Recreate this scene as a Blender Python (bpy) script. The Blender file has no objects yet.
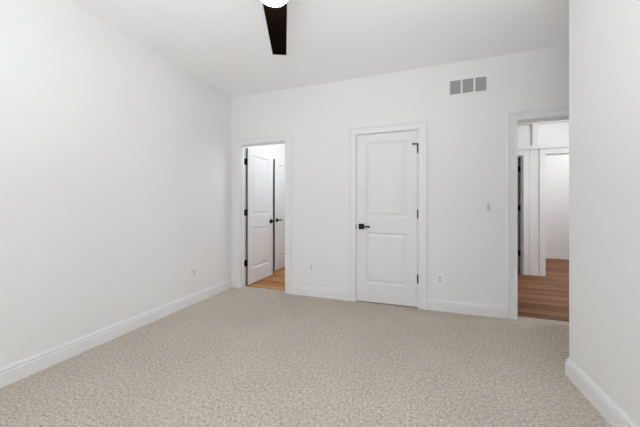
import bpy, bmesh, math, random
from mathutils import Vector, Matrix
random.seed(7)
S = bpy.context.scene
COL = S.collection

# ------------------------------------------------------------------ camera
cam_d = bpy.data.cameras.new('camera')
cam_d.sensor_width = 36.0
cam_d.lens = 275.365 / 640 * 36.0
cam_d.shift_y = -6.25 / 640
cam_d.clip_start = 0.02
cam = bpy.data.objects.new('camera', cam_d)
COL.objects.link(cam)
cam.location = (0, -3.3479, 1.1566)
cam.rotation_euler = (math.pi / 2, 0, 0.3348)
S.camera = cam

# ------------------------------------------------------------------ world, light, exposure
W = bpy.data.worlds.new('daylight')
S.world = W
W.use_nodes = True
W.node_tree.nodes['Background'].inputs[0].default_value = (0.86, 0.93, 1.0, 1)
W.node_tree.nodes['Background'].inputs[1].default_value = 1.0

def area(name, loc, rot, sx, sy, power, col=(1, 1, 1), spread=math.pi):
    l = bpy.data.lights.new(name, 'AREA')
    l.shape = 'RECTANGLE'
    l.size, l.size_y = sx, sy
    l.energy = power
    l.color = col
    l.spread = spread
    o = bpy.data.objects.new(name, l)
    COL.objects.link(o)
    o.location = loc
    o.rotation_euler = rot
    return o

def point(name, loc, power, col=(1, 1, 1), r=0.06):
    l = bpy.data.lights.new(name, 'POINT')
    l.energy = power
    l.color = col
    l.shadow_soft_size = r
    o = bpy.data.objects.new(name, l)
    COL.objects.link(o)
    o.location = loc
    return o

R = math.radians
# daylight in the two windows of the wall behind the camera (room side of the glass, facing the far wall)
area('window_daylight', (-1.55, -3.85, 1.45), (R(90), 0, 0), 1.3, 1.5, 5.5, (0.92, 0.965, 1.0))
area('window_daylight', (0.05, -3.85, 1.45), (R(90), 0, 0), 1.3, 1.5, 4.6, (0.92, 0.965, 1.0))
# added unseen fill beside the camera, bounced off the ceiling to even the room
area('bounce_fill', (-0.18, -3.50, 1.30), (R(180), 0, 0), 0.9, 0.7, 45.5, (0.945, 0.97, 1.0))
# the lamp of the bathroom vanity, the flush lamps of bathroom, hall and back hall, plus an added hall fill
point('vanity_lamp', (-1.0, 1.55, 2.28), 7.0, (0.95, 0.975, 1.0), 0.06)
point('bath_lamp', (-1.35, 0.9, 2.45), 12.0, (0.92, 0.965, 1.0), 0.10)
point('hall_light', (2.34, 1.42, 2.62), 2.5, (0.96, 0.98, 1.0), 0.09)
point('hall_light', (2.70, 0.50, 1.80), 31, (0.96, 0.98, 1.0), 0.09)  # added fill without a fixture, brightens the casings across the hall
point('back_hall_lamp', (3.4, 3.2, 2.55), 20, (0.96, 0.98, 1.0), 0.10)

S.view_settings.view_transform = 'Standard'
S.view_settings.look = 'None'
S.view_settings.gamma = 1.0
S.view_settings.use_curve_mapping = False
S.view_settings.exposure = 0.0
S.cycles.max_bounces = 14
S.cycles.diffuse_bounces = 10
S.cycles.use_denoising = True

# ------------------------------------------------------------------ materials
def mat(name, col, rough=0.5, spec=0.5, metal=0.0, emit=None, estr=0.0):
    m = bpy.data.materials.new(name)
    m.use_nodes = True
    b = m.node_tree.nodes['Principled BSDF']
    b.inputs['Base Color'].default_value = (*col, 1)
    b.inputs['Roughness'].default_value = rough
    b.inputs['Specular IOR Level'].default_value = spec
    b.inputs['Metallic'].default_value = metal
    if emit:
        b.inputs['Emission Color'].default_value = (*emit, 1)
        b.inputs['Emission Strength'].default_value = estr
    return m

def add_bump(m, scale, strength, dist=0.001, detail=3):
    nt = m.node_tree
    tc = nt.nodes.new('ShaderNodeTexCoord')
    n = nt.nodes.new('ShaderNodeTexNoise')
    n.inputs['Scale'].default_value = scale
    n.inputs['Detail'].default_value = detail
    b = nt.nodes.new('ShaderNodeBump')
    b.inputs['Strength'].default_value = strength
    b.inputs['Distance'].default_value = dist
    nt.links.new(tc.outputs['Object'], n.inputs['Vector'])
    nt.links.new(n.outputs['Fac'], b.inputs['Height'])
    nt.links.new(b.outputs['Normal'], nt.nodes['Principled BSDF'].inputs['Normal'])
    return m

M_WALL = add_bump(mat('wall_paint', (0.80, 0.80, 0.80), 0.75, 0.25), 260, 0.08)
M_CEIL = add_bump(mat('ceiling_paint', (0.93, 0.93, 0.93), 0.9, 0.15), 200, 0.1)
M_TRIM = mat('trim_paint', (0.795, 0.797, 0.805), 0.38, 0.4)
M_DOOR = mat('door_paint', (0.77, 0.772, 0.78), 0.42, 0.4)
M_EDGE = mat('dark_door_edge', (0.19, 0.17, 0.155), 0.8, 0.2)  # taupe leaf edges, darker than the door faces
M_BLACK = mat('matte_black_metal', (0.005, 0.005, 0.005), 0.5, 0.15)
M_STEEL = mat('brushed_steel', (0.35, 0.34, 0.33), 0.4, 0.5, 0.8)
M_PLAST = mat('white_plastic', (0.82, 0.82, 0.815), 0.35, 0.4)
M_LGREY = mat('light_grey_plastic', (0.66, 0.66, 0.66), 0.45, 0.3)
M_SLOT = mat('dark_slot', (0.05, 0.05, 0.05), 0.7, 0.2)
M_GREYP = mat('grey_plastic', (0.45, 0.45, 0.45), 0.5, 0.3)
M_DUCTSHADE = mat('duct_shade_paint', (0.10, 0.10, 0.10), 0.9, 0.1)
M_BLADE = mat('fan_blade_finish', (0.0085, 0.0055, 0.0032), 0.8, 0.0)
M_DOME = mat('opal_lamp_glass', (0.9, 0.9, 0.88), 0.4, 0.3, 0, (1.0, 0.975, 0.945), 52.0)
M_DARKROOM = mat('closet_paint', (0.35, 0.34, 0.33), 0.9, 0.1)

def carpet_mat():
    m = mat('beige_carpet', (0.5, 0.44, 0.37), 1.0, 0.0)
    nt = m.node_tree
    b = nt.nodes['Principled BSDF']
    tc = nt.nodes.new('ShaderNodeTexCoord')
    def noise(scale, detail, rough):
        n = nt.nodes.new('ShaderNodeTexNoise')
        n.inputs['Scale'].default_value = scale
        n.inputs['Detail'].default_value = detail
        n.inputs['Roughness'].default_value = rough
        nt.links.new(tc.outputs['Object'], n.inputs['Vector'])
        return n.outputs['Fac']
    def math2(op, x, y, c=None):
        n = nt.nodes.new('ShaderNodeMath')
        n.operation = op
        for i, v in enumerate((x, y, c)):
            if v is None: continue
            if isinstance(v, (int, float)): n.inputs[i].default_value = v
            else: nt.links.new(v, n.inputs[i])
        return n.outputs[0]
    fine = noise(185, 3, 0.6)        # single tufts
    mid = noise(58, 3, 0.7)          # clumps of pile
    wide = noise(2.0, 3, 0.5)        # brushed areas
    tuft = math2('ADD', math2('MULTIPLY', fine, 0.62), math2('MULTIPLY', mid, 0.38))
    cr = nt.nodes.new('ShaderNodeValToRGB')
    el = cr.color_ramp.elements
    el[0].position = 0.375; el[0].color = (0.21, 0.179, 0.146, 1)
    el[1].position = 0.625; el[1].color = (0.75, 0.69, 0.61, 1)
    e = el.new(0.5); e.color = (0.485, 0.43, 0.369, 1)
    nt.links.new(tuft, cr.inputs['Fac'])
    mr = nt.nodes.new('ShaderNodeMapRange')
    mr.inputs['From Min'].default_value = 0.3
    mr.inputs['From Max'].default_value = 0.7
    mr.inputs['To Min'].default_value = 0.96
    mr.inputs['To Max'].default_value = 1.04
    nt.links.new(wide, mr.inputs['Value'])
    mx = nt.nodes.new('ShaderNodeVectorMath')
    mx.operation = 'SCALE'
    nt.links.new(cr.outputs['Color'], mx.inputs[0])
    nt.links.new(mr.outputs['Result'], mx.inputs['Scale'])
    nt.links.new(mx.outputs['Vector'], b.inputs['Base Color'])
    bp = nt.nodes.new('ShaderNodeBump')
    bp.inputs['Strength'].default_value = 0.45
    bp.inputs['Distance'].default_value = 0.006
    nt.links.new(tuft, bp.inputs['Height'])
    nt.links.new(bp.outputs['Normal'], b.inputs['Normal'])
    return m
M_CARPET = carpet_mat()

def wood_mat(name, c0, c1, c2, rough=0.42):
    m = mat(name, c1, rough, 0.2)
    nt = m.node_tree
    b = nt.nodes['Principled BSDF']
    tc = nt.nodes.new('ShaderNodeTexCoord')
    br = nt.nodes.new('ShaderNodeTexBrick')          # planks running along X
    br.offset = 0.37
    br.inputs['Color1'].default_value = (*c0, 1)
    br.inputs['Color2'].default_value = (*c2, 1)
    br.inputs['Mortar'].default_value = (c0[0] * .35, c0[1] * .35, c0[2] * .35, 1)
    br.inputs['Scale'].default_value = 1.0
    br.inputs['Mortar Size'].default_value = 0.0022
    br.inputs['Mortar Smooth'].default_value = 0.2
    br.inputs['Brick Width'].default_value = 1.2
    br.inputs['Row Height'].default_value = 0.125
    nt.links.new(tc.outputs['Object'], br.inputs['Vector'])
    mp = nt.nodes.new('ShaderNodeMapping')
    mp.inputs['Scale'].default_value = (1.1, 24, 1)
    nt.links.new(tc.outputs['Object'], mp.inputs['Vector'])
    n = nt.nodes.new('ShaderNodeTexNoise')
    n.inputs['Scale'].default_value = 1.3
    n.inputs['Detail'].default_value = 6
    n.inputs['Roughness'].default_value = 0.65
    n.inputs['Distortion'].default_value = 0.4
    nt.links.new(mp.outputs['Vector'], n.inputs['Vector'])
    cr = nt.nodes.new('ShaderNodeValToRGB')
    cr.color_ramp.elements[0].position = 0.32
    cr.color_ramp.elements[0].color = (*c0, 1)
    cr.color_ramp.elements[1].position = 0.70
    cr.color_ramp.elements[1].color = (*c2, 1)
    e = cr.color_ramp.elements.new(0.5)
    e.color = (*c1, 1)
    nt.links.new(n.outputs['Fac'], cr.inputs['Fac'])
    mx = nt.nodes.new('ShaderNodeMix')
    mx.data_type = 'RGBA'
    mx.inputs[0].default_value = 0.45
    nt.links.new(cr.outputs['Color'], mx.inputs[6])
    nt.links.new(br.outputs['Color'], mx.inputs[7])
    nt.links.new(mx.outputs[2], b.inputs['Base Color'])
    return m
M_WOODH = wood_mat('hall_wood_planks', (0.055, 0.021, 0.009), (0.21, 0.088, 0.038), (0.44, 0.215, 0.105), 0.6)
M_WOODB = wood_mat('bath_wood_planks', (0.20, 0.078, 0.026), (0.44, 0.195, 0.075), (0.68, 0.35, 0.155), 0.6)

# ------------------------------------------------------------------ mesh helpers
def box(bm, x0, x1, y0, y1, z0, z1, bev=0.0, mi=0):
    r = bmesh.ops.create_cube(bm, size=1.0)
    vs = r['verts']
    for v in vs:
        v.co = Vector(((x0 + x1) / 2 + v.co.x * (x1 - x0), (y0 + y1) / 2 + v.co.y * (y1 - y0), (z0 + z1) / 2 + v.co.z * (z1 - z0)))
    fs = {f for v in vs for f in v.link_faces}
    for f in fs:
        f.material_index = mi
    if bev > 0:
        es = list({e for v in vs for e in v.link_edges})
        bmesh.ops.bevel(bm, geom=es, offset=bev, segments=2, affect='EDGES', profile=0.5, clamp_overlap=True)

def cyl(bm, p0, p1, r0, r1=None, seg=20, bev=0.0):
    p0, p1 = Vector(p0), Vector(p1)
    if r1 is None:
        r1 = r0
    d = p1 - p0
    q = Vector((0, 0, 1)).rotation_difference(d)
    r = bmesh.ops.create_cone(bm, cap_ends=True, segments=seg, radius1=r0, radius2=r1, depth=d.length)
    for v in r['verts']:
        v.co = (p0 + p1) / 2 + q @ v.co
    if bev > 0:
        es = [e for e in {e for v in r['verts'] for e in v.link_edges} if any(len(f.verts) > 4 for f in e.link_faces)]
        bmesh.ops.bevel(bm, geom=es, offset=bev, segments=2, affect='EDGES', profile=0.5)

def lathe(bm, prof, seg=40, origin=(0, 0, 0)):
    o = Vector(origin)
    rings = []
    for r, z in prof:
        if r < 1e-6:
            rings.append([bm.verts.new(o + Vector((0, 0, z)))])
        else:
            rings.append([bm.verts.new(o + Vector((r * math.cos(2 * math.pi * k / seg), r * math.sin(2 * math.pi * k / seg), z))) for k in range(seg)])
    for a, b in zip(rings, rings[1:]):
        for k in range(seg):
            k2 = (k + 1) % seg
            q = [a[0]] if len(a) == 1 else [a[k], a[k2]]
            q += [b[0]] if len(b) == 1 else [b[k2], b[k]]
            if len(q) >= 3:
                bm.faces.new(q)

def obj(name, bm, m, parent=None, smooth=False, loc=None, rotz=0.0):
    bmesh.ops.recalc_face_normals(bm, faces=bm.faces)
    me = bpy.data.meshes.new(name)
    bm.to_mesh(me)
    bm.free()
    for x in (m if isinstance(m, (list, tuple)) else [m]):
        me.materials.append(x)
    if smooth:
        for p in me.polygons:
            p.use_smooth = True
        me.set_sharp_from_angle(angle=R(35))
    o = bpy.data.objects.new(name, me)
    COL.objects.link(o)
    if loc:
        o.location = loc
    o.rotation_euler.z = rotz
    if parent:
        o.parent = parent
    return o

def NB():
    return bmesh.new()

def tag(o, label=None, cat=None, group=None, kind=None):
    if label: o['label'] = label
    if cat: o['category'] = cat
    if group: o['group'] = group
    if kind: o['kind'] = kind
    return o

def empty(name, loc, rotz=0.0):
    o = bpy.data.objects.new(name, None)
    o.empty_display_size = 0.1
    COL.objects.link(o)
    o.location = loc
    o.rotation_euler.z = rotz
    return o

def struct(name, bm, m, label, cat, **k):
    return tag(obj(name, bm, m, **k), label, cat, None, 'structure')

def copy_tree(o, parent=None):
    c = o.copy()
    COL.objects.link(c)
    if parent:
        c.parent = parent
    for ch in list(o.children):
        copy_tree(ch, c)
    return c

# ------------------------------------------------------------------ dimensions
H = 2.7456
XL, XR, YR = -2.5227, 0.9934, -1.0033
YB = -3.92                      # wall behind the camera
T = 0.115                       # wall thickness
XA = 1.85                       # right end of the alcove in front of the hall door
HEAD = 2.045
OB = (-2.362, -1.662)           # bathroom opening
OC = (-0.692, 0.0228)           # closet opening
OH = (0.991, 1.70)              # hall opening
BX = XL                      # left wall face of the bathroom
HY = 2.268                      # far wall face of the hall
OW = (-2.345, -1.625)            # opening in the end wall of the bathroom
WY = 1.80                        # face of that wall
D1 = (1.02, 1.735)              # far hall doorway with the opened door
D2 = (2.06, 2.95)               # far hall cased opening

def wall_x(bm, x0, x1, y0, y1, z0, z1, ops):
    """wall running along X with openings (a, b, zbottom, ztop)"""
    x = x0
    for a, b, zb, zt in sorted(ops):
        box(bm, x, a, y0, y1, z0, z1)
        if zb > z0: box(bm, a, b, y0, y1, z0, zb)
        if zt < z1: box(bm, a, b, y0, y1, zt, z1)
        x = b
    box(bm, x, x1, y0, y1, z0, z1)

def wall_y(bm, y0, y1, x0, x1, z0, z1, ops):
    y = y0
    for a, b, zb, zt in sorted(ops):
        box(bm, x0, x1, y, a, z0, z1)
        if zb > z0: box(bm, x0, x1, a, b, z0, zb)
        if zt < z1: box(bm, x0, x1, a, b, zt, z1)
        y = b
    box(bm, x0, x1, y, y1, z0, z1)

JT = 0.018                      # jamb board thickness
def rough(o):
    return (o[0] - JT, o[1] + JT, 0, HEAD + JT)

# ------------------------------------------------------------------ shell of the bedroom
bm = NB(); box(bm, XL - T, XA + T, YB - T, 0.10, -0.12, 0)
struct('floor', bm, M_CARPET, 'beige speckled wall to wall carpet of the bedroom', 'floor')
bm = NB(); box(bm, XL - T, XA + T, YB - T, T, H, H + 0.12)
struct('ceiling', bm, M_CEIL, 'plain white bedroom ceiling with the fan', 'ceiling')
bm = NB(); box(bm, XL - T, XL, YB - T, T, 0, H)
struct('wall_left', bm, M_WALL, 'long plain off white wall on the left with one outlet', 'wall')
bm = NB(); wall_x(bm, XL, XA + T, 0, T, 0, H, [rough(OB), rough(OC), rough(OH)])
struct('wall_back', bm, M_WALL, 'off white far wall with three door openings and an air vent', 'wall')
bm = NB(); box(bm, XR, XA + T, YB - T, YR, 0, H)
struct('wall_right', bm, M_WALL, 'off white wall at right ending in a corner near the hall opening', 'wall')
bm = NB(); box(bm, XA, XA + T, YR, 0, 0, H)
struct('wall_alcove', bm, M_WALL, 'off white end wall of the recess behind the right wall corner', 'wall')
bm = NB(); wall_x(bm, XL, XR, YB - T, YB, 0, H, [(-2.22, -0.88, 0.68, 2.22), (-0.62, 0.72, 0.68, 2.22)])
struct('wall_front', bm, M_WALL, 'off white window wall of the bedroom behind the camera', 'wall')

# windows behind the camera
def glass_mat():
    m = bpy.data.materials.new('window_glass')
    m.use_nodes = True
    nt = m.node_tree
    for n in list(nt.nodes): nt.nodes.remove(n)
    o = nt.nodes.new('ShaderNodeOutputMaterial')
    t = nt.nodes.new('ShaderNodeBsdfTransparent')
    g = nt.nodes.new('ShaderNodeBsdfGlossy')
    g.inputs['Roughness'].default_value = 0.03
    mx = nt.nodes.new('ShaderNodeMixShader')
    mx.inputs[0].default_value = 0.07
    nt.links.new(t.outputs[0], mx.inputs[1]); nt.links.new(g.outputs[0], mx.inputs[2])
    nt.links.new(mx.outputs[0], o.inputs[0])
    return m
M_GLASS = glass_mat()
for i, (a, b) in enumerate(((-2.22, -0.88), (-0.62, 0.72))):
    bm = NB()
    y0, y1 = YB - 0.09, YB - 0.03
    box(bm, a, a + .05, y0, y1, .68, 2.22); box(bm, b - .05, b, y0, y1, .68, 2.22)
    box(bm, a + .05, b - .05, y0, y1, .68, .73); box(bm, a + .05, b - .05, y0, y1, 2.17, 2.22)
    box(bm, a + .05, b - .05, y0, y1, 1.43, 1.47)
    w = struct('window_%d' % (i + 1), bm, M_TRIM, 'white sash window in the wall behind the camera, %s' % ('nearer the left wall' if i == 0 else 'nearer the right wall'), 'window')
    bm = NB(); box(bm, a + .05, b - .05, YB - .065, YB - .06, .73, 1.43); obj('pane', bm, M_GLASS, w)
    bm = NB(); box(bm, a + .05, b - .05, YB - .065, YB - .06, 1.47, 2.17); obj('pane', bm, M_GLASS, w)

# ------------------------------------------------------------------ bathroom, closet and hall shells
bm = NB(); box(bm, -2.70, -0.80, 0.10, 2.80, -0.12, 0.0)
struct('floor_bathroom', bm, M_WOODB, 'warm honey brown plank floor seen through the left doorway', 'floor')
bm = NB(); box(bm, BX - T, BX, T, 2.75, 0, H)
struct('wall_bathroom_left', bm, M_WALL, 'bright white bathroom side wall behind the two open doors', 'wall')
bm = NB(); wall_x(bm, BX, -0.92, WY, WY + T, 0, H, [rough(OW)])
struct('wall_bathroom_back', bm, M_WALL, 'white end wall of the bathroom', 'wall')
bm = NB(); box(bm, -0.92, -0.86, T, 2.75, 0, H)
struct('wall_bathroom_right', bm, M_WALL, 'white right side wall of the bathroom', 'wall')
bm = NB(); box(bm, -2.70, -0.86, T, 2.80, H, H + .12)
struct('ceiling_bathroom', bm, M_CEIL, 'white bathroom ceiling', 'ceiling')
bm = NB(); box(bm, BX, -0.92, 2.69, 2.75, 0, H)
struct('wall_linen_closet', bm, M_WALL, 'rear wall of the closet beyond the bathroom', 'wall')
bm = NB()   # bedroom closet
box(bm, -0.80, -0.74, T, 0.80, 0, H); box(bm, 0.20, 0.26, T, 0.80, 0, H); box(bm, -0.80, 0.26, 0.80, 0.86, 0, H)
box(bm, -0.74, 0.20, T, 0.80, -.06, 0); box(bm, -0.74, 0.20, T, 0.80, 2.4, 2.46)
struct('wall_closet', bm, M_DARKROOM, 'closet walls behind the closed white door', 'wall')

bm = NB(); box(bm, 0.32, 4.6, 0.10, 4.36, -0.12, 0.0)
struct('floor_hall', bm, M_WOODH, 'dark brown plank floor seen through the right opening', 'floor')
bm = NB(); wall_x(bm, 0.32, 4.3, HY, HY + T, 0, H, [rough(D1), rough(D2)])
struct('wall_hall_back', bm, M_WALL, 'white far wall of the hall with framed transom panels', 'wall')
bm = NB(); box(bm, 0.32, 0.40, T, HY, 0, H)
struct('wall_hall_left', bm, M_WALL, 'white left end wall of the hall', 'wall')
bm = NB(); box(bm, 4.3, 4.42, T, 4.24, 0, H)
struct('wall_hall_right', bm, M_WALL, 'white right end wall of the hall', 'wall')
bm = NB(); box(bm, XA + T, 4.42, 0.02, T, 0, H)
struct('wall_hall_front', bm, M_WALL, 'white near wall of the hall beyond the opening', 'wall')
bm = NB(); box(bm, 0.32, 4.42, 4.24, 4.36, 0, H)
struct('wall_rear_passage', bm, M_WALL, 'grey white wall at the end of the passage beyond the hall', 'wall')
bm = NB(); box(bm, 1.80, 1.86, HY + T, 4.24, 0, H)
struct('wall_rear_divider', bm, M_WALL, 'wall between the dark room and the passage beyond the hall', 'wall')
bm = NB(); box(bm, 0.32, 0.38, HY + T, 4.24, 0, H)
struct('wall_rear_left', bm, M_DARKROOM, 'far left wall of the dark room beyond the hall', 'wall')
bm = NB(); box(bm, 0.32, 4.42, T, 4.36, H, H + .12)
struct('ceiling_hall', bm, M_CEIL, 'white hall ceiling', 'ceiling')

# ------------------------------------------------------------------ baseboards (stepped profile swept along a wall)
BBP = [(0, 0), (.0165, 0), (.0165, .086), (.0155, .0895), (.0070, .0910), (.0070, .0990), (.0125, .1010), (.0125, .1075), (.0060, .1110), (.0045, .1190), (.003, .1235), (0, .1235)]
def baseboard(bm, p, q, n, m0=0.0, m1=0.0):
    """profile from p to q against a wall whose room normal is n; m0/m1 mitre slope of each end (+1 outside, -1 inside corner)"""
    p, q, n = Vector((*p, 0)), Vector((*q, 0)), Vector((*n, 0))
    d = (q - p).normalized()
    A = [bm.verts.new(p + n * v + Vector((0, 0, z)) - d * (v * m0)) for v, z in BBP]
    B = [bm.verts.new(q + n * v + Vector((0, 0, z)) + d * (v * m1)) for v, z in BBP]
    k = len(BBP)
    for i in range(k):
        j = (i + 1) % k
        bm.faces.new((A[i], A[j], B[j], B[i]))
    bm.faces.new(A); bm.faces.new(B[::-1])

CW, RV = 0.090, 0.006           # casing width and reveal
CE = CW + RV
bm = NB(); baseboard(bm, (XL, YB), (XL, 0), (1, 0), 0, -1)
struct('baseboard_left', bm, M_TRIM, 'white stepped baseboard along the left wall', 'baseboard')
bm = NB()
baseboard(bm, (XL, 0), (OB[0] - CE, 0), (0, -1), -1, 0)
baseboard(bm, (OB[1] + CE, 0), (OC[0] - CE, 0), (0, -1))
baseboard(bm, (OC[1] + CE, 0), (OH[0] - CE, 0), (0, -1))
struct('baseboard_back', bm, M_TRIM, 'white stepped baseboard runs along the far wall between door casings', 'baseboard')
bm = NB(); baseboard(bm, (XR, YB), (XR, YR), (-1, 0), 0, 1); baseboard(bm, (XR, YR), (XA, YR), (0, 1), 1, -1)
baseboard(bm, (XA, YR), (XA, 0), (-1, 0), -1, 0)
struct('baseboard_right', bm, M_TRIM, 'white stepped baseboard wrapping the right wall corner', 'baseboard')
bm = NB(); baseboard(bm, (D1[1] + CE + .03, HY), (D2[0] - CE, HY), (0, -1)); baseboard(bm, (D2[1] + CE, HY), (4.3, HY), (0, -1))
struct('baseboard_hall', bm, M_TRIM, 'short white baseboard between the two hall door casings', 'baseboard')
bm = NB(); baseboard(bm, (1.86, 4.24), (4.3, 4.24), (0, -1))
struct('baseboard_passage', bm, M_TRIM, 'white baseboard on the wall at the end of the passage', 'baseboard')
bm = NB(); baseboard(bm, (BX, T), (BX, WY), (1, 0), 0, 0)
struct('baseboard_bathroom', bm, M_TRIM, 'white baseboard on the bathroom wall behind the open door', 'baseboard')

# ------------------------------------------------------------------ door casings and jambs
CSP = [(0, 0), (0, .010), (.004, .0125), (.012, .0125), (.015, .0090), (.056, .0115), (.060, .0180), (.066, .0150), (.072, .0200), (.085, .0215), (.090, .018), (.090, 0)]
def frame(bm, o, yface, ydir, z0=0.0, xf=None, head=HEAD):
    """mitred casing round opening o on the wall face at yface, standing proud in ydir"""
    a, b, t = o[0] - RV, o[1] + RV, head + RV
    loops = []
    for u, v in CSP:
        y = yface + ydir * v
        loops.append([bm.verts.new((a - u, y, z0)), bm.verts.new((a - u, y, t + u)), bm.verts.new((b + u, y, t + u)), bm.verts.new((b + u, y, z0))])
    k = len(CSP)
    for i in range(k):
        j = (i + 1) % k
        for s in range(3):
            bm.faces.new((loops[i][s], loops[i][s + 1], loops[j][s + 1], loops[j][s]))
    bm.faces.new([l[0] for l in loops]); bm.faces.new([l[3] for l in loops][::-1])

def jamb(bm, o, y0, y1, stop=None, head=HEAD):
    box(bm, o[0] - JT, o[0], y0, y1, 0, head); box(bm, o[1], o[1] + JT, y0, y1, 0, head)
    box(bm, o[0] - JT, o[1] + JT, y0, y1, head, head + JT)
    if stop:
        s0, s1 = stop
        box(bm, o[0], o[0] + .011, s0, s1, 0, head); box(bm, o[1] - .011, o[1], s0, s1, 0, head)
        box(bm, o[0] + .011, o[1] - .011, s0, s1, head - .011, head)

def strike(parent, loc, sy):
    bm = NB(); box(bm, loc[0], loc[0] + .0025 * sy, loc[1] - .003, loc[1] + .028, loc[2] - .032, loc[2] + .032)
    box(bm, loc[0] - .004, loc[0] + .001, loc[1] - .008, loc[1] - .0005, loc[2] - .026, loc[2] + .026, .001)
    return bm

bm = NB(); frame(bm, OB, 0, -1); frame(bm, OB, T, 1); jamb(bm, OB, 0, T, (0.026, 0.062))
t1 = struct('trim_1', bm, M_TRIM, 'white casing and jamb around the left doorway in the corner', 'door casing')
bm = NB(); frame(bm, OC, 0, -1); jamb(bm, OC, 0, T, (0.042, 0.080))
t2 = struct('trim_2', bm, M_TRIM, 'white casing around the closed closet door', 'door casing')
bm = NB(); box(bm, OC[0] - .012, OC[0] + .0015, -.0035, .0, .922 - .03, .922 + .03, .001)
tag(obj('strike_plate', bm, M_BLACK, t2), 'black strike plate edge')
bm = NB(); frame(bm, OH, 0, -1); frame(bm, OH, T, 1); jamb(bm, OH, 0, T, (0.042, 0.080))
t3 = struct('trim_3', bm, M_TRIM, 'white casing and jamb around the hall opening at right', 'door casing')
bm = NB(); box(bm, OH[0] - .0058, OH[0] + .0035, -.013, .028, 1.015 - .034, 1.015 + .034, .001)
tag(obj('strike_plate', bm, M_STEEL, t3), 'grey metal strike plate')

# far hall wall: two casings, rails, stiles and the recessed transom panels above them
bm = NB()
jamb(bm, D1, HY - .0, HY + T, (HY + .030, HY + .068))
jamb(bm, D2, HY - .0, HY + T)
yf = HY - .018
box(bm, D1[1] + RV, D1[1] + RV + .105, yf, HY, 0, 2.14, .002)                 # casing leg left of the strip
box(bm, D2[0] - RV - .085, D2[0] - RV, yf, HY, 0, 2.14, .002)                 # casing leg of the cased opening
box(bm, D1[1] + RV + .085, D1[1] + RV + .105, yf - .006, yf, 0, 2.14, .002)
box(bm, D2[0] - RV - .085, D2[0] - RV - .067, yf - .006, yf, 0, 2.14, .002)
box(bm, D1[0] - .10, D1[0] - RV, yf, HY, 0, 2.14, .002)
box(bm, D2[1] + RV, D2[1] + .10, yf, HY, 0, 2.14, .002)
box(bm, D1[0] - RV, D1[1] + RV, yf, HY, HEAD + RV, 2.14, .002)
box(bm, D2[0] - RV, D2[1] + RV, yf, HY, HEAD + RV, 2.14, .002)
struct('trim_4', bm, M_TRIM, 'white casings around the two doorways across the hall', 'door casing')
bm = NB()
yt = HY - .055
box(bm, 0.72, 3.24, yt, HY, 2.14, 2.20, .003)
box(bm, 0.72, 3.24, yt, HY, 2.565, 2.66, .003)
for a, b in ((0.72, .80), (1.858, 1.930), (3.16, 3.24)):
    box(bm, a, b, yt, HY, 2.20, 2.565, .003)
t5 = struct('trim_5', bm, M_TRIM, 'white frame of two transom boxes above the hall doorways', 'transom frame')
M_GLOSS = mat('gloss_white_panel', (0.82, 0.82, 0.815), 0.30, 0.6)
for a, b in ((0.80, 1.858), (1.930, 3.16)):
    bm = NB(); box(bm, a + .001, b - .001, HY - .006, HY - .001, 2.201, 2.564)
    obj('transom_panel', bm, M_GLOSS, t5)

bm = NB(); frame(bm, OW, WY, -1); jamb(bm, OW, WY, WY + T, (WY + .042, WY + .080))
struct('trim_6', bm, M_TRIM, 'white casing around the doorway at the end of the bathroom', 'door casing')

# ------------------------------------------------------------------ doors
PANELS = [(0.222, 0.838), (1.028, 1.928)]
RINGS = [(0.0, 0.0), (0.007, 0.0100), (0.016, 0.0125), (0.026, 0.0120), (0.050, 0.0045)]
def door_leaf(w, h, th, sx=0.118):
    """two panel moulded leaf; local x 0..w, y 0 (front) .. th (back), z 0..h"""
    bm = NB()
    xs = [0, sx, w - sx, w]
    zs = [0, PANELS[0][0], PANELS[0][1], PANELS[1][0], PANELS[1][1], h]
    for y, s in ((0, 1), (th, -1)):
        def V(x, z, dp):
            return bm.verts.new((x, y + s * dp, z))
        for i in range(3):
            for j in range(5):
                x0, x1, z0, z1 = xs[i], xs[i + 1], zs[j], zs[j + 1]
                if i == 1 and j in (1, 3):
                    prev = None
                    for ins, dp in RINGS:
                        ring = [V(x0 + ins, z0 + ins, dp), V(x1 - ins, z0 + ins, dp), V(x1 - ins, z1 - ins, dp), V(x0 + ins, z1 - ins, dp)]
                        if prev:
                            for k in range(4):
                                bm.faces.new((prev[k], prev[(k + 1) % 4], ring[(k + 1) % 4], ring[k]))
                        prev = ring
                    bm.faces.new(prev)
                else:
                    bm.faces.new((V(x0, z0, 0), V(x1, z0, 0), V(x1, z1, 0), V(x0, z1, 0)))
    def Q(*p):
        f = bm.faces.new([bm.verts.new(c) for c in p]); f.material_index = 1
        return f
    Q((0, 0, 0), (0, th, 0), (0, th, h), (0, 0, h)); Q((w, 0, 0), (w, th, 0), (w, th, h), (w, 0, h))
    Q((0, 0, 0), (w, 0, 0), (w, th, 0), (0, th, 0)); Q((0, 0, h), (w, 0, h), (w, th, h), (0, th, h))
    bmesh.ops.remove_doubles(bm, verts=bm.verts, dist=1e-5)
    return bm

def lever(parent, x, z, y, s, dirx):
    """square rose and lever on the face at y, standing out towards s (-1 front), lever pointing dirx"""
    bm = NB(); box(bm, x - .033, x + .033, min(y, y + s * .009), max(y, y + s * .009), z - .033, z + .033, .002)
    r = tag(obj('door_handle', bm, M_BLACK, parent), 'matte black square rose with lever')
    bm = NB(); cyl(bm, (x, y + s * .009, z), (x, y + s * .050, z), .0105, seg=16)
    a, b = sorted((x - dirx * .011, x + dirx * .112))
    box(bm, a, b, min(y + s * .040, y + s * .054), max(y + s * .040, y + s * .054), z - .010, z + .010, .002)
    obj('lever', bm, M_BLACK, r)
    return r

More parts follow.
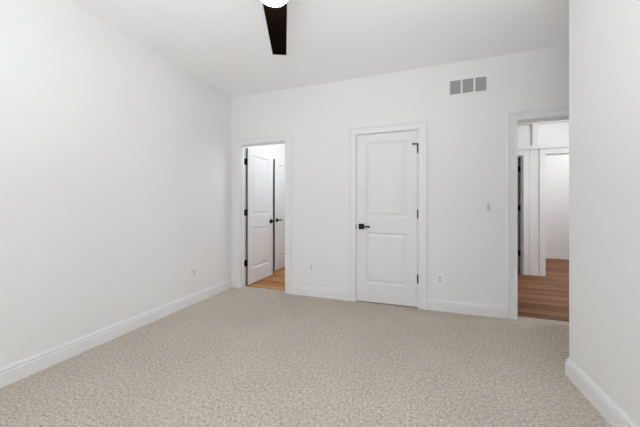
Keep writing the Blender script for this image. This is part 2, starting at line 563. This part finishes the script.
def hinge(parent, x, y, z, plates, name='hinge'):
    """barrel with knuckle gaps and tips; plates = list of boxes"""
    bm = NB()
    for k in range(5):
        cyl(bm, (x, y, z - .045 + k * .018 + .0006), (x, y, z - .045 + (k + 1) * .018 - .0006), .0078, seg=14)
    cyl(bm, (x, y, z + .045), (x, y, z + .051), .005, .003, 12); cyl(bm, (x, y, z - .051), (x, y, z - .045), .003, .005, 12)
    for p in plates:
        box(bm, *p)
    return tag(obj(name, bm, M_BLACK, parent, smooth=False), 'matte black butt hinge')

HZ = (1.825, 1.078, 0.335)
# closet door, closed (front face flush with the wall face)
wc = OC[1] - OC[0] - .006
d2 = struct('door_2', door_leaf(wc, 2.028, .035), [M_DOOR, M_DOOR], 'closed white two panel door in the middle of the far wall', 'door', loc=(OC[0] + .003, .002, .012))
lever(d2, .060, .910, 0, -1, 1)
for i, z in enumerate(HZ):
    hg = hinge(d2, wc + .0015, -.0075, z - .012, [(wc - .004, wc + .003, -.002, -.0005, z - .012 - .045, z - .012 + .045)])
    if i == 0:      # hinge pin stop: a bent arm with rubber tip
        bm = NB(); zz = z - .012 + .056
        cyl(bm, (wc + .0015, -.0075, zz - .006), (wc + .0015, -.0075, zz + .006), .010, seg=16)
        cyl(bm, (wc + .0015, -.0075, zz), (wc - .052, -.030, zz), .0068, seg=12)
        cyl(bm, (wc - .050, -.036, zz - .001), (wc - .050, -.010, zz - .001), .009, .0075, 14)
        tag(obj('hinge_pin_stop', bm, M_BLACK, hg), 'black door stop arm on the hinge pin')

# bathroom door, opened to the inside, hinged on the left jamb
wb = .682
def open_door(name, label, pivot, rotz, w):
    """leaf hinged at its local x=0"""
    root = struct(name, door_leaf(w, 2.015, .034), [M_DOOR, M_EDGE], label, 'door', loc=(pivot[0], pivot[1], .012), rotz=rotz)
    return root
# local: x along the leaf away from the hinge; y=0 face looks to +X side after turning by ~87 deg -> front(-y local) = +X world
ang = R(87.0)
d1 = open_door('door_1', 'white two panel door standing open into the bathroom', (OB[0] + .030, T + .0125, 0), ang, wb)
lever(d1, wb - .060, .910, 0, -1, -1)
lever(d1, wb - .060, .910, .034, 1, -1)
for z in HZ:
    zc = z - .012
    hinge(d1, -.006, .026, zc, [(-.0022, -.0002, .001, .033, zc - .045, zc + .045)])
for z in HZ:        # leaves screwed to the jamb
    bm = NB(); box(bm, OB[0], OB[0] + .0025, .068, .114, z - .045, z + .045, .0006)
    tag(obj('hinge_leaf', bm, M_BLACK, t1), 'black hinge leaf on the jamb')

# second door in the bathroom, standing open towards us from the end wall
wd = .715
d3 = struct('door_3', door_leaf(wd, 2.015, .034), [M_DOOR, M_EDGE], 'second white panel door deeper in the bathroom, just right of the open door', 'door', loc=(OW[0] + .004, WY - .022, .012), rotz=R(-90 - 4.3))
for v in d3.data.vertices:      # mirrored: local y=0 looks into the bathroom, the thickness lies behind
    v.co.y = -v.co.y
d3.data.flip_normals()
lever(d3, wd - .060, .910, 0, 1, -1)
lever(d3, wd - .060, .910, -.034, -1, -1)
for z in HZ:
    hinge(d3, -.006, -.026, z - .012, [(-.0022, -.0002, -.033, -.001, z - .057, z + .033)])

# door across the hall, opened away from us, hinged on the right jamb
wh = .70
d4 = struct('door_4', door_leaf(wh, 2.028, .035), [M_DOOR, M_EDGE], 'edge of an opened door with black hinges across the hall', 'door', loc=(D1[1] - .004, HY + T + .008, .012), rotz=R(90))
for z in (1.827, 1.147, .355):
    zc = z - .012
    hinge(d4, -.004, -.004, zc, [(-.0022, -.0002, .001, .036, zc - .045, zc + .045)])
    bm = NB(); box(bm, D1[1] - .0025, D1[1], HY + .072, HY + T - .002, z - .045, z + .045, .0006)
    tag(obj('hinge_leaf', bm, M_BLACK, bpy.data.objects['trim_4']), 'black hinge leaf on the jamb')

# ------------------------------------------------------------------ ceiling fan
FX, FY, FZ = -0.762, -1.960, 2.400
fan = tag(empty('ceiling_fan', (FX, FY, H)), 'black three blade ceiling fan with a glowing white dome lamp', 'ceiling fan')
def fanpart(name, bm, m, parent=None, smooth=True, rot=0):
    o = obj(name, bm, m, parent or fan, smooth)
    if parent is None:
        o.rotation_euler.z = rot
    return o
dz = FZ - H
bm = NB(); lathe(bm, [(0, 0), (.066, 0), (.066, -.012), (.058, -.034), (.034, -.052), (.016, -.056), (0, -.056)]); fanpart('canopy', bm, M_BLACK)
bm = NB(); cyl(bm, (0, 0, -.054), (0, 0, dz + .135), .0125, seg=20); fanpart('downrod', bm, M_BLACK)
bm = NB(); lathe(bm, [(0, .140), (.020, .140), (.028, .128), (.080, .118), (.098, .105), (.102, .090), (.102, .022), (.096, .008), (.088, .004), (0, .004)], origin=(0, 0, dz)); fanpart('motor_housing', bm, M_BLACK)
bm = NB(); lathe(bm, [(0, .003), (.080, .003), (.084, .000), (.084, -.009), (.081, -.011), (0, -.011)], origin=(0, 0, dz - .006)); fanpart('light_collar', bm, M_BLACK)
bm = NB(); lathe(bm, [(0, -.0165), (.086, -.0165), (0.0880, -.021)] + [(.0890 * math.cos(a), -.0265 - .049 * math.sin(a)) for a in [math.pi / 2 * k / 12 for k in range(0, 12)]] + [(0, -.0755)], origin=(0, 0, dz))
tag(fanpart('light_dome', bm, M_DOME), 'glowing white opal dome')
def blade_bm():
    bm = NB()
    r0, r1, w0, w1, th = .100, .683, .0745, .0555, .0075
    n = 10
    top, bot = [], []
    pts = []
    for k in range(n + 1):
        t = k / n
        r = r0 + (r1 - r0) * t
        pts.append((r, w0 + (w1 - w0) * t))
    outline = [(r, -w) for r, w in pts[:-1]] + [(r1 - .003, -w1), (r1, -w1 + .003), (r1, w1 - .003), (r1 - .003, w1)] + [(r, w) for r, w in pts[:-1]][::-1]
    a = [bm.verts.new((x, y, th / 2)) for x, y in outline]
    b = [bm.verts.new((x, y, -th / 2)) for x, y in outline]
    bm.faces.new(a); bm.faces.new(b[::-1])
    for i in range(len(a)):
        j = (i + 1) % len(a)
        bm.faces.new((a[i], b[i], b[j], a[j]))
    es = [e for e in bm.edges if abs(e.verts[0].co.z - e.verts[1].co.z) < 1e-6]
    bmesh.ops.bevel(bm, geom=es, offset=.0015, segments=2, affect='EDGES')
    return bm
b0 = math.atan2(.909, -.418)
first = None
for k in range(3):
    if first is None:
        first = obj('blade', blade_bm(), M_BLADE, fan)
        bm = NB(); box(bm, .085, .165, -.022, .022, .0045, .010, .001)
        for sx in (.115, .145):
            for sy in (-.012, .012):
                cyl(bm, (sx, sy, .009), (sx, sy, .0125), .004, seg=10)
        arm = obj('blade_iron', bm, M_BLACK, first)
        b = first
    else:
        b = first.copy(); COL.objects.link(b); b.parent = fan
        a2 = arm.copy(); COL.objects.link(a2); a2.parent = b
    b.location = (0, 0, dz)
    b.rotation_euler = (0, 0, b0 + k * 2 * math.pi / 3)

# ------------------------------------------------------------------ return air vent
vt = tag(empty('air_vent', (0.531, 0, 2.4715)), 'white wall air vent with three grey grilles high on the far wall', 'air vent')
X0, X1, Z0, Z1 = -.196, .196, -.090, .090
secs = [(-.176, -.068), (-.052, .054), (.072, .178)]
bm = NB()
yv0, yv1 = -.010, -.0006
zi0, zi1 = -.0745, .0745
box(bm, X0, X1, yv0, yv1, zi1, Z1, .002); box(bm, X0, X1, yv0, yv1, Z0, zi0, .002)
for a, b in ((X0, secs[0][0]), (secs[0][1], secs[1][0]), (secs[1][1], secs[2][0]), (secs[2][1], X1)):
    box(bm, a, b, yv0 + .0005, yv1, zi0, zi1)
obj('vent_frame', bm, M_PLAST, vt)
for a, b in secs:
    bm = NB()
    n = 14
    st = (b - a) / n
    for k in range(n):
        box(bm, a + st * k + st * .33, a + st * (k + 1) - st * .33, -.0075, -.0018, zi0, zi1)
    g = obj('grille', bm, M_PLAST, vt)
    bm = NB(); box(bm, a, b, -.0016, -.0006, zi0, zi1)  # flat backing, dark colour painted in for the shade inside the duct
    tag(obj('duct_shade', bm, M_DUCTSHADE, g), 'flat dark backing painted as shade behind the grille fins')
for x in (-.186, .188):
    bm = NB(); cyl(bm, (x, -.0104, 0), (x, -.0116, 0), .0035, seg=12)
    obj('screw', bm, M_GREYP, vt)

# ------------------------------------------------------------------ outlets
def make_outlet():
    o = empty('wall_outlet', (0, 0, 0))
    bm = NB(); box(bm, -.038, .038, -.0062, -.0005, -.062, .062, .0022); obj('cover_plate', bm, M_PLAST, o)
    for s in (-1, 1):
        z = s * .0195
        bm = NB()
        cyl(bm, (0, -.0060, z), (0, -.0085, z), .0165, seg=28)
        rc = tag(obj('receptacle', bm, M_LGREY, o), 'light grey receptacle face')
        bm = NB()
        box(bm, -.0082, -.0058, -.0091, -.0084, z - .002, z + .0075)
        box(bm, .0056, .0078, -.0091, -.0084, z - .001, z + .0065)
        cyl(bm, (0, -.0084, z - .0085), (0, -.0091, z - .0085), .0026, seg=12)
        tag(obj('socket_slots', bm, M_SLOT, rc), 'dark socket slots')
    bm = NB(); cyl(bm, (0, -.0060, 0), (0, -.0072, 0), .0032, seg=12); obj('screw', bm, M_GREYP, o)
    return o
outs = [((0.256, 0, .355), 0, 'white duplex outlet on the far wall right of the closed closet door'),
        ((-1.283, 0, .378), 0, 'white duplex outlet on the far wall between the bathroom doorway and closet door'),
        ((XL, -.722, .378), R(90), 'white duplex outlet low on the long left wall')]
proto = make_outlet()
for i, (loc, rz, lab) in enumerate(outs):
    o = proto if i == 0 else copy_tree(proto)
    o.location = loc
    o.rotation_euler.z = rz
    tag(o, lab, 'outlet', 'white wall outlets')

# ------------------------------------------------------------------ switches beside the hall opening
def plate(name, loc, lab):
    o = tag(empty(name, loc), lab, 'light switch', 'switches beside the hall opening')
    bm = NB(); box(bm, -.036, .036, -.0080, -.0005, -.061, .061, .0028); obj('cover_plate', bm, M_PLAST, o)
    for z in (-.048, .048):
        bm = NB(); cyl(bm, (0, -.0078, z), (0, -.0088, z), .003, seg=12)
        obj('screw', bm, M_GREYP, o)
    return o
s1 = plate('light_switch', (.727, 0, 1.160), 'white dimmer switch with a grey slider, left of the pair by the hall opening')
bm = NB(); box(bm, -.0175, .0175, -.0105, -.0076, -.035, .035, .0012); rk = tag(obj('switch_body', bm, M_LGREY, s1), 'light grey switch body')
bm = NB(); box(bm, -.0045, .0045, -.0115, -.0103, -.004, .031); tag(obj('slider_track', bm, M_GREYP, rk), 'grey slider track')
bm = NB(); box(bm, -.012, .012, -.0140, -.0103, -.027, -.012, .001); tag(obj('slider_knob', bm, M_GREYP, rk), 'grey slider knob')
s2 = plate('light_switch', (.813, 0, 1.160), 'white rocker switch, right of the pair beside the hall opening casing')
bm = NB(); box(bm, -.0175, .0175, -.0105, -.0076, -.035, .035, .0012); rk = obj('rocker', bm, M_PLAST, s2)
bm = NB(); box(bm, -.008, .008, -.0112, -.0103, -.024, -.018); tag(obj('indicator', bm, M_GREYP, rk), 'small grey indicator mark')
